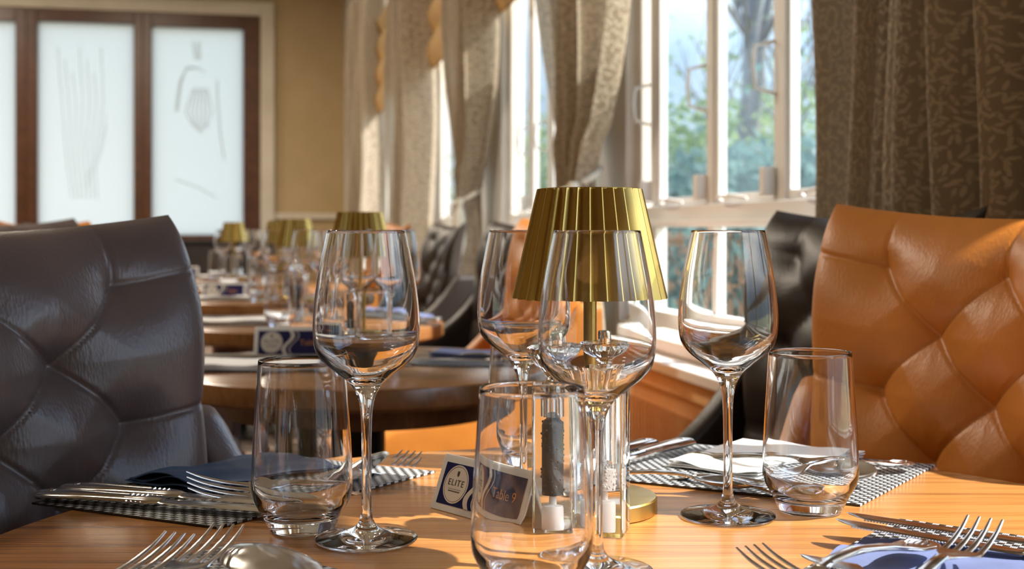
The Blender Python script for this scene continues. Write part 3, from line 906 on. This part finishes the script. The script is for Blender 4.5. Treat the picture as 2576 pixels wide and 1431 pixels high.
# ------------------------------------------------------------------ placemats and napkins
def quad_cloth(corners, z, th, nu=24, nv=18, wav=0.0, seed=0, layers=1, drift=.0):
    """corners a,b,c,d (xy) -> closed sheets"""
    mb = MB(); uv = []
    a, b, c, d = [Vector((p[0], p[1], 0)) for p in corners]
    LU = (b-a).length; LV = (d-a).length
    for L in range(layers):
        zo = z+L*(th+.0006)
        dr = Vector((drift*math.sin(L*2.1+seed), drift*math.cos(L*1.7+seed), 0))
        for top in (1, 0):
            def fn(u, v):
                if not top: u = 1-u
                p = (a*(1-u)+b*u)*(1-v)+(d*(1-u)+c*u)*v + dr
                w = wav*(noise.noise(Vector((p.x*22+seed, p.y*22, L*.5)))+.6*math.sin(u*7+seed+L)*abs(2*v-1)**3 + .5) if wav else 0
                w = max(w, 0)
                return (p.x, p.y, zo+w*(1+.3*L)+(th if top else 0))
            i0 = len(mb.v)
            mb.grid(fn, nu, nv)
            for bb in range(nv+1):
                for aa in range(nu+1):
                    u = aa/nu if top else 1-aa/nu
                    uv.append((u*LU, bb/nv*LV))
        # rim strips
        n1 = (nu+1)*(nv+1); t0 = len(mb.v)-2*n1; b0 = len(mb.v)-n1; w = nu+1
        for aa in range(nu):
            mb.f.append((t0+aa+1, t0+aa, b0+nu-aa, b0+nu-aa-1))
            mb.f.append((t0+nv*w+aa, t0+nv*w+aa+1, b0+nv*w+nu-aa-1, b0+nv*w+nu-aa))
        for bb in range(nv):
            mb.f.append((t0+bb*w, t0+(bb+1)*w, b0+(bb+1)*w+nu, b0+bb*w+nu))
            mb.f.append((t0+(bb+1)*w+nu, t0+bb*w+nu, b0+bb*w, b0+(bb+1)*w))
    return mb, uv
def cloth(name, mat, corners, z, th, label, cat, group=None, **kw):
    mb, uv = quad_cloth(corners, z, th, **kw)
    o = mb.build(name, mat, smooth=50, uvfn=uv)
    return tag(o, label, cat, group)
def pxq(*pts, z=TZ): return [P(x, y, z)[:2] for x, y in pts]
MZ = TZ+.0004
GM = 'woven placemats on the foreground table'
def mat_from(a, b, w_dir_len, label):
    """a->b one edge in world xy; extend perpendicular-ish by vec"""
    return cloth('placemat', WEAVE, [a, b, (b[0]+w_dir_len[0], b[1]+w_dir_len[1]), (a[0]+w_dir_len[0], a[1]+w_dir_len[1])], MZ, .0018, label, 'placemat', GM)
pl = P(80, 1270); pf = P(545, 1331); pr = P(1095, 1190)
cloth('placemat', WEAVE, [pl[:2], pf[:2], pr[:2], (pl.x+pr.x-pf.x, pl.y+pr.y-pf.y)], MZ, .0018, 'black and white woven placemat under the navy napkin at the left', 'placemat', GM)
pf = P(2164, 1275); pr = P(2353, 1174)
dl = Vector((-.247, .131, 0))
cloth('placemat', WEAVE, [(pf+dl)[:2], pf[:2], pr[:2], (pr+dl*.94)[:2]], MZ, .0018, 'grey woven placemat under the white napkin, before the tan chair', 'placemat', GM)
q0 = P(2264, 1311); q1 = P(2059, 1418); q2 = P(2576, 1355)
ed = (q1-q0); ed2 = (q2-q0).normalized()*.27
cloth('placemat', WEAVE, [q0[:2], (q0+ed*1.75)[:2], (q0+ed*1.75+ed2)[:2], (q0+ed2)[:2]], MZ, .0018, 'black and white woven placemat under the blue napkin at the bottom right', 'placemat', GM)
q0 = P(575, 1378); q1 = P(400, 1420); q2 = P(815, 1431)
e1 = (q1-q0).normalized()*.20; e2 = (q2-q0).normalized()*.26
cloth('placemat', WEAVE, [q0[:2], (q0+e1)[:2], (q0+e1+e2)[:2], (q0+e2)[:2]], MZ, .0018, 'black and white woven placemat under the spoon at the bottom left', 'placemat', GM)

NZ = MZ+.0024
cloth('napkin', NAVY_N, pxq((320, 1222), (520, 1252), (885, 1200), (650, 1160)), NZ, .0007, 'folded navy paper napkin on the left placemat', 'napkin', wav=.003, seed=2, layers=4, drift=.002, nu=40, nv=30)
cloth('napkin', WHITE_N, pxq((1680, 1180), (1905, 1214), (2175, 1158), (1868, 1122)), NZ, .0008, 'bright white sunlit napkin on the placemat behind the right wine glass', 'napkin', wav=.002, seed=5, layers=3, drift=.001, nu=40, nv=30)
cloth('napkin', BLUE_N, pxq((2175, 1377), (2060, 1450), (2560, 1520), (2610, 1416)), NZ, .0008, 'folded slate blue napkin at the bottom right', 'napkin', wav=.003, seed=8, layers=3, drift=.001, nu=40, nv=30)

# ------------------------------------------------------------------ cutlery (length along +X, origin at the handle end, z = 0 is the rest plane)
def ribbon(mb, st, n=12):
    """st: list of (x, y, halfwidth, zc, thick, cup)"""
    rings = []
    for (x, y, hw, z, th, cup) in st:
        r = []
        for k in range(n):
            a = 2*PI*k/n; c, s_ = math.cos(a), math.sin(a)
            cx = math.copysign(abs(c)**.8, c)
            r.append(len(mb.v)); mb.v.append(Vector((x, y+hw*cx, z+cup*cx*cx+th/2*s_)))
        rings.append(r)
    for A, B in zip(rings, rings[1:]):
        for k in range(n): mb.f.append((A[k], B[k], B[(k+1) % n], A[(k+1) % n]))
    mb.f.append(tuple(rings[0])); mb.f.append(tuple(reversed(rings[-1])))
    return mb
def dense(st, m=4):
    out = []
    for i in range(len(st)-1):
        p0 = st[max(i-1, 0)]; p1 = st[i]; p2 = st[i+1]; p3 = st[min(i+2, len(st)-1)]
        for k in range(m):
            t = k/m
            out.append(tuple(.5*((2*b)+(-a+c)*t+(2*a-5*b+4*c-d)*t*t+(-a+3*b-3*c+d)*t**3) for a, b, c, d in zip(p0, p1, p2, p3)))
    out.append(st[-1]); return out
HAND = [(0, 0, .002, .002, .002, 0), (.003, 0, .0085, .0022, .003, 0), (.012, 0, .0110, .0024, .0032, 0), (.024, 0, .0100, .003, .003, 0), (.033, 0, .0062, .004, .003, 0),
        (.045, 0, .0045, .006, .003, 0), (.075, 0, .0038, .010, .0032, 0), (.105, 0, .0034, .0105, .0034, 0), (.120, 0, .0036, .0085, .003, 0)]
def ornament(mb, top=.0040):
    for k in range(5):
        a = (k-2)*.42
        mb.tube([(.006, 0, top-.0003), (.006+.010*math.cos(a), .0085*math.sin(a), top-.0004), (.006+.016*math.cos(a*.8), .0088*math.sin(a), top-.0008)], [.0006, .0013, .0005], 6)
    mb.lathe([(.0026, -.0008), (.0022, .0006), (0, .0012)], 12, (.006, 0, top-.0004))
    for sd in (-1, 1):
        mb.tube([(.012, sd*.0096, top-.0012), (.024, sd*.0086, top-.0006), (.034, sd*.0052, .0050), (.05, sd*.0038, .0078), (.085, sd*.0030, .0120), (.115, sd*.0028, .0105)], .0007, 6)
    for k in range(3):
        mb.lathe([(.0018-.0003*k, -.0006), (0, .0009)], 8, (.026+.006*k, 0, .0045+.0006*k))
def make_fork(label):
    t = thing('fork', label, 'fork')
    mb = MB(); ribbon(mb, dense(HAND)); ornament(mb); mb.build('handle', STEEL, t, smooth=50)
    mb = MB(); ribbon(mb, dense([(.118, 0, .0036, .0088, .003, 0), (.128, 0, .0060, .0062, .0022, .0), (.138, 0, .0108, .0036, .0020, .0008), (.146, 0, .0122, .0026, .0018, .001)]), 16)
    mb.build('neck', STEEL, t, smooth=50)
    for k in range(4):
        y = (-1.5+k)*.0066
        mb = MB(); ribbon(mb, dense([(.143, y*.97, .0030, .0028, .0018, 0), (.150, y, .0021, .0024, .0018, 0), (.165, y, .0018, .0026, .0017, 0), (.182, y, .0014, .0048, .0015, 0), (.194, y, .0008, .0082, .0010, 0)]), 8)
        mb.build('tine', STEEL, t, smooth=60)
    return t
def make_spoon(label):
    t = thing('spoon', label, 'spoon')
    mb = MB(); ribbon(mb, dense(HAND)); ornament(mb); mb.build('handle', STEEL, t, smooth=50)
    mb = MB(); ribbon(mb, dense([(.118, 0, .0036, .0088, .0028, 0), (.126, 0, .0075, .0060, .0018, .0008), (.136, 0, .0150, .0030, .0015, .0040), (.150, 0, .0200, .0012, .0014, .0062),
                                 (.165, 0, .0192, .0012, .0014, .0060), (.178, 0, .0135, .0034, .0014, .0036), (.186, 0, .0060, .0062, .0013, .001), (.188, 0, .0010, .0070, .0012, 0)]), 32)
    mb.build('bowl', STEEL, t, smooth=70)
    return t
def make_knife(label):
    t = thing('knife', label, 'knife')
    mb = MB(); ribbon(mb, dense([(0, 0, .003, .004, .004, 0), (.002, 0, .0085, .0042, .0066, 0), (.012, 0, .0100, .0045, .0072, 0), (.030, 0, .0092, .0048, .0074, 0), (.045, 0, .0075, .0050, .0072, 0),
                                 (.075, 0, .0068, .0050, .0074, 0), (.092, 0, .0072, .0050, .0078, 0), (.100, 0, .0064, .0050, .0070, 0), (.106, 0, .0045, .0050, .0050, 0)]), 16)
    for k in range(4): mb.tube([(.080+.004*k, -.0070, .0050), (.082+.004*k, 0, .0090), (.080+.004*k, .0070, .0050)], .0007, 6)
    for sd in (-1, 1): mb.tube([(.006, sd*.006, .0072), (.030, sd*.0062, .0078), (.050, sd*.0045, .0082), (.076, sd*.004, .0084)], .0007, 6)
    mb.lathe([(.0030, -.0006), (.0025, .0006), (0, .0012)], 12, (.012, 0, .0078))
    mb.build('handle', STEEL, t, smooth=50)
    mb = MB(); ribbon(mb, dense([(.102, 0, .0040, .0050, .0040, 0), (.112, .0005, .0072, .0050, .0018, 0), (.150, .0008, .0086, .0050, .0015, 0), (.190, .0005, .0088, .0050, .0013, 0), (.207, -.0005, .0072, .0050, .0012, 0),
                                 (.216, -.003, .0040, .0050, .0010, 0), (.220, -.005, .0008, .0050, .0008, 0)]), 10)
    for k in range(44):
        x = .125+.0019*k
        mb.lathe([(.0008, -.0004), (.0008, .0004)], 5, (x, .0092, .005))
    mb.build('blade', STEEL, t, smooth=40)
    return t
def aim(root, kind, px, py, z, dx, dy, ztail, roll=0.0, scale=1.0):
    tip = P(px, py, z); L = TOPL[kind]*1.12*scale
    h = math.sqrt(max(1e-6, L*L-(z-ztail)**2)); d = Vector((dx, dy, 0)).normalized()*h
    put(root, kind, (tip.x+d.x, tip.y+d.y, ztail), tip, roll, scale=scale)
TOPL = dict(knife=.220, fork=.194, spoon=.188)
def put(root, kind, tail, tip, roll=0.0, anchor='tip', scale=1.0):
    """lay so that its axis runs tail -> tip through the anchor end (world points)"""
    tail, tip = Vector(tail), Vector(tip)
    sc = 1.12*scale; root.scale = (sc,)*3
    d = (tip-tail).normalized(); L = TOPL[kind]*sc
    o = tip-d*L if anchor == 'tip' else tail
    y = Vector((0, 0, 1)).cross(d).normalized(); z = d.cross(y)
    m = Matrix(((d.x, y.x, z.x), (d.y, y.y, z.y), (d.z, y.z, z.z))) @ Matrix.Rotation(roll, 3, 'X')
    if kind == 'fork' and anchor == 'tip': o = o - m.col[2]*(.0082*sc)
    root.rotation_euler = m.to_euler(); root.location = o
knife0 = make_knife('knife with dark reflections on the left placemat, nearest the table edge'); knife0['group'] = 'knives on the foreground table'
fork0 = make_fork('fork with raised tines on the navy napkin'); fork0['group'] = 'forks on the foreground table'
spoon0 = make_spoon('upturned spoon leaning behind the left wine glass'); spoon0['group'] = 'spoons on the foreground table'
CZ = MZ+.0022
def K(label): return dup(knife0, (0, 0, 0), 0, label)
def FK(label): return dup(fork0, (0, 0, 0), 0, label)
def SP(label): return dup(spoon0, (0, 0, 0), 0, label)
NAPZ = NZ+.0145
# left setting
put(knife0, 'knife', P(98, 1256, CZ), P(640, 1296, CZ), anchor='tail')
put(K('knife on the left placemat, between the other knife and the navy napkin'), 'knife', P(160, 1240, CZ), P(650, 1278, CZ), anchor='tail')
put(fork0, 'fork', P(760, 1236, CZ+.004), P(470, 1206, NAPZ+.007), roll=-.45)
put(spoon0, 'spoon', P(800, 1220, CZ+.004), P(962, 1128, CZ+.026), roll=2.4)
put(FK('fork behind the left wine glass, rear one of two'), 'fork', P(880, 1190, CZ+.001), P(1036, 1134, CZ+.002))
put(FK('fork behind the left wine glass, front one of two'), 'fork', P(880, 1212, CZ+.001), P(1034, 1150, CZ+.002))
# bottom left
aim(FK('fork at the bottom left, leftmost of the two front forks'), 'fork', 452, 1340, TZ+.032, -.345, -.94, TZ+.004)
aim(FK('fork at the bottom left, lying beside the large spoon'), 'fork', 575, 1318, TZ+.031, -.24, -.97, TZ+.004)
aim(SP('large spoon turned face down at the bottom left'), 'spoon', 562, 1345, TZ+.024, .82, -.57, TZ+.012, roll=PI, scale=1.2)
# right rear
put(K('knife with pale ornate handle end behind the mills, rear one of two'), 'knife', P(1640, 1122, CZ), P(1450, 1178, CZ), anchor='tail')
put(K('knife with pale ornate handle end behind the mills, front one of two'), 'knife', P(1735, 1120, CZ+.004), P(1540, 1178, CZ), anchor='tail')
put(FK('fork whose tines lie just right of the salt mill'), 'fork', P(1905, 1222, CZ+.006), P(1572, 1172, CZ+.002))
put(SP('spoon resting across the placemat edge behind the right wine glass'), 'spoon', P(1560, 1212, CZ+.008), P(1930, 1232, CZ+.002), roll=.0, scale=.86)
put(FK('ornate handled fork at the right end of the rear placemat'), 'fork', P(2288, 1168, CZ+.005), P(2010, 1212, CZ+.004), anchor='tail')
put(SP('small spoon beside the right tumbler'), 'spoon', P(2030, 1190, CZ+.004), P(2208, 1212, CZ+.006), roll=.3)
# bottom right
put(K('knife at the bottom right, rear one of two'), 'knife', P(2560, 1378, CZ+.002), P(2127, 1312, CZ+.010))
put(K('knife at the bottom right, front one of two, casting a shadow on the wood'), 'knife', P(2560, 1408, CZ+.002), P(2098, 1328, CZ+.010))
aim(FK('fork with upright tines over the blue napkin at the bottom right'), 'fork', 2478, 1302, TZ+.040, -.6, -.8, TZ+.018)
put(SP('spoon with a shell ornament handle on the blue napkin'), 'spoon', P(2335, 1372, TZ+.016), P(2110, 1455, TZ+.020), anchor='tail', scale=1.1)
aim(FK('fork with tines pointing in from the bottom edge'), 'fork', 1886, 1372, TZ+.024, .5, -.86, TZ+.004)
put(K('knife with a dark tip at the bottom edge'), 'knife', P(2160, 1450, CZ), P(2006, 1420, CZ+.002))

# SMALL tables
wine_b = make_wine('clear wine glass on the first small table, left one', 28, 3)
wine_b.location = onT(893, 2.16) ; wine_b['group'] = 'blurred wine glasses on the small tables'
tumb_b = make_tumbler('clear tumbler on the first small table', 28, 3); tumb_b.location = onT(945, 1.98); tumb_b['group'] = 'blurred tumblers on the small tables'
mill_g = 'blurred mills on the small tables'
dup(wine_b, onT(1000, 2.10), 0, 'clear wine glass on the first small table, its right side showing past the near glass')
m = dup(mill, onT(870, 2.27), .2, 'blurred pepper mill on the first small table', mill_g)
bgw = [(1, 815, 3.02), (1, 770, 3.26), (2, 690, 3.95), (2, 800, 4.25), (3, 640, 4.85), (3, 740, 5.1), (4, 560, 5.75), (4, 625, 6.05)]
cnt = {}
for k, px, y in bgw:
    c = cnt.get(k, 0); cnt[k] = c+1
    dup(wine_b, onT(px, y), 0, f'blurred wine glass on the {ORD[k]} small table, {"left" if (c == 0) == (k != 1) else "right"} one of two', 'blurred wine glasses on the small tables')
for k, px, y in ((1, 705, 2.92), (2, 655, 3.92), (3, 575, 4.85), (4, 545, 5.7)):
    dup(tumb_b, onT(px, y), 0, f'blurred tumbler on the {ORD[k]} small table', 'blurred tumblers on the small tables')
for k, px, y in ((1, 745, 3.05), (2, 730, 4.08), (3, 665, 4.98), (4, 600, 5.9)):
    dup(mill, onT(px, y), .3, f'blurred pepper mill on the {ORD[k]} small table', mill_g)
GBN = 'folded napkins on the small tables'; GBM = 'placemats on the small tables'
def rectq(cx, cy, w, h, a):
    ca, sa = math.cos(a), math.sin(a)
    return [(cx+x*ca-y*sa, cy+x*sa+y*ca) for x, y in ((-w/2, -h/2), (w/2, -h/2), (w/2, h/2), (-w/2, h/2))]
for k, (x, y) in enumerate(TABS):
    cloth('placemat', WEAVE, rectq(x-.165, y-.02, .25, .20, .08), MZ, .0018, f'dark woven placemat on the aisle side of the {ORD[k]} small table', 'placemat', GBM, nu=4, nv=4)
    cloth('napkin', WHITE_N, rectq(x-.165, y-.06, .20, .11, .08), NZ, .0022, f'folded white napkin on the aisle side of the {ORD[k]} small table', 'napkin', GBN, nu=12, nv=8, wav=.002, layers=3, seed=k)
    if k < 2:
        cloth('placemat', WEAVE, rectq(x+.19, y+.06, .22, .20, -.2), MZ, .0018, f'dark woven placemat on the window side of the {ORD[k]} small table', 'placemat', GBM, nu=4, nv=4)
        cloth('napkin', BLUE_N, rectq(x+.20, y+.09, .18, .09, -.2), NZ, .0022, f'folded blue napkin on the window side of the {ORD[k]} small table', 'napkin', GBN, nu=12, nv=8, wav=.002, layers=3, seed=k)
        kk = K(f'blurred knife on the window side of the {ORD[k]} small table'); kk['group'] = 'blurred knives on the small tables'
        put(kk, 'knife', (x+.30, y-.02, CZ), (x+.08, y+.02, CZ))
        kk = FK(f'blurred fork on the window side of the {ORD[k]} small table'); kk['group'] = 'blurred forks on the small tables'
        put(kk, 'fork', (x+.28, y+.02, CZ+.008), (x+.08, y+.08, CZ+.008))
        kk = K(f'blurred knife on the aisle side of the {ORD[k]} small table'); kk['group'] = 'blurred knives on the small tables'
        put(kk, 'knife', (x-.28, y+.055, CZ), (x-.06, y+.065, CZ))

# ------------------------------------------------------------------ outdoors
GRASS = M('lawn', (.12, .16, .05), .9)
n_ = noisy(GRASS, 3, 4); lk(GRASS, ramp(GRASS, n_, (.3, (.20, .22, .10)), (.7, (.32, .28, .16))), bsdf(GRASS).inputs['Base Color'])
mb = MB(); mb.box((1.35, -10, -.25), (40, 60, -.2)); mb.box((1.35, 10, -.25), (-30, 60, -.2))
mb = MB(); wbox(mb, -10, 60, 1.3, 45, -.25, -.2); struct(mb.build('ground', GRASS))
BRICK = M('red_brick', (.35, .15, .08), .85)
t_ = nd(BRICK, 'ShaderNodeTexCoord'); b_ = nd(BRICK, 'ShaderNodeTexBrick'); b_.inputs['Scale'].default_value = 9
b_.inputs['Color1'].default_value = (.36, .17, .09, 1); b_.inputs['Color2'].default_value = (.48, .26, .15, 1); b_.inputs['Mortar'].default_value = (.5, .46, .4, 1)
lk(BRICK, t_.outputs['Object'], b_.inputs[0]); lk(BRICK, b_.outputs[0], bsdf(BRICK).inputs['Base Color'])
mb = MB(); wbox(mb, 2, 22, 3.4, 3.6, -.2, .90); wbox(mb, 2, 22, 3.36, 3.64, .90, .96)
tag(mb.build('garden_wall', BRICK), 'low red brick garden wall outside the windows', 'wall')
BARK = M('grey_bark', (.15, .16, .17), .9)
bump(BARK, noisy(BARK, 20, 4, vscale=(1, 1, .2)), .6, .02)
LEAFS = []
for k, c in enumerate(((.09, .16, .15), (.18, .25, .12), (.24, .29, .19))):
    m = translucent(f'leaf_green_{"abc"[k]}', c, tuple(min(1, x*1.7) for x in c), .35); LEAFS.append(m)
def make_tree(label, h, trunk, nbr, nleaf, leafm, rng, spread=1.5, z0=-.2, leafsz=.07, lo=.2, zmax=99):
    t = thing('tree', label, 'tree')
    mb = MB(); tips = []
    def limb(p, d, L, r, depth):
        pts = [p]; q = p.copy(); dd = d.copy()
        for k in range(5):
            dd = (dd+Vector((rng.uniform(-.12, .12), rng.uniform(-.12, .12), .05))).normalized()
            q = q+dd*L/5; pts.append(q.copy())
        mb.tube(pts, [r*(1-.11*k) for k in range(6)], 7)
        tips.append(q)
        if depth == 0: return
        for k in range(nbr):
            j = rng.randint(2, 5)
            nd_ = (dd+Vector((rng.uniform(-.9, .9), rng.uniform(-.9, .9), rng.uniform(-.1, .6)))).normalized()
            limb(pts[j], nd_, L*.62, r*.5, depth-1)
    limb(Vector((0, 0, z0)), Vector((0, 0, 1)), h*.5, trunk, 3)
    mb.build('trunk', BARK, t, smooth=60)
    mb = MB()
    for k in range(nleaf*2):
        if len(mb.f) >= nleaf: break
        tp = rng.choice(tips[1:]) if rng.random() > lo else Vector((rng.uniform(-spread, spread), rng.uniform(-spread, spread), rng.uniform(0.1, h*.5)))
        c = tp+Vector((rng.gauss(0, .35), rng.gauss(0, .35), rng.gauss(0, .35)))
        if c.z > zmax and rng.random() > .04: continue
        a = Vector((rng.uniform(-1, 1), rng.uniform(-1, 1), rng.uniform(-1, 1))).normalized()
        b = a.cross(Vector((rng.uniform(-1, 1), rng.uniform(-1, 1), rng.uniform(-1, 1)))).normalized()
        s = leafsz*rng.uniform(.6, 1.3); i = len(mb.v)
        mb.v += [c-a*s, c+b*s*.45, c+a*s, c-b*s*.45]; mb.f.append((i, i+1, i+2, i+3))
    if nleaf:
        o = mb.build('foliage', leafm, t); o['kind'] = 'stuff'
    return t
rng = random.Random(11)
def at(px, y): return Vector(((px-1288)*y/F, y, 0))
tb = make_tree('bare trunked tree outside, right half of the wide window', 8.5, .17, 3, 160, LEAFS[2], rng, lo=.0, leafsz=.05)
tb.location = at(1860, 13.5)
tb2 = dup(tb, at(1925, 17), 2.0, 'bare forked tree close to the white window post outside')
ta = make_tree('leafy green tree outside, left half of the wide window', 4.4, .08, 3, 3200, LEAFS[1], rng, lo=.6, zmax=2.5)
ta.location = at(1690, 15)
dup(ta, at(1540, 17), 1.1, 'leafy tree outside behind the curtain right of the lamp')
dup(ta, at(1350, 21), 2.2, 'leafy tree outside the window between the two tied curtains')
dup(tb, at(1290, 25), 3.2, 'bare tree outside the window between the two tied curtains')
tc_ = make_tree('dark evergreen bush outside, low in the wide window', 2.0, .05, 3, 3000, LEAFS[0], rng, spread=1.3, lo=.6, zmax=1.75)
tc_.location = at(1790, 12.5)
dup(tc_, at(1640, 14), .8, 'dark evergreen bush outside behind the left casement')
dup(tc_, at(2030, 10), 1.8, 'dark evergreen bush outside behind the rightmost casement')
dup(tc_, at(1390, 19), 2.8, 'dark evergreen bush outside left of the lamp')
dup(ta, at(2090, 14), 3.4, 'leafy tree outside behind the rightmost casement')

# ------------------------------------------------------------------ put origins at the base of things built in world space
for o in list(C.objects):
    if o.parent or o.type not in ('EMPTY', 'MESH') or tuple(o.location) != (0, 0, 0): continue
    ms = [o] if o.type == 'MESH' else [c for c in o.children_recursive if c.type == 'MESH']
    if not ms or any(m_.data.users > 1 for m_ in ms): continue
    vs = [v.co for m_ in ms for v in m_.data.vertices]
    lo_ = Vector((min(v.x for v in vs), min(v.y for v in vs), min(v.z for v in vs))); hi_ = Vector((max(v.x for v in vs), max(v.y for v in vs), max(v.z for v in vs)))
    b_ = Vector(((lo_.x+hi_.x)/2, (lo_.y+hi_.y)/2, lo_.z))
    T_ = Matrix.Translation(-b_)
    for m_ in ms: m_.data.transform(T_)
    o.location = b_
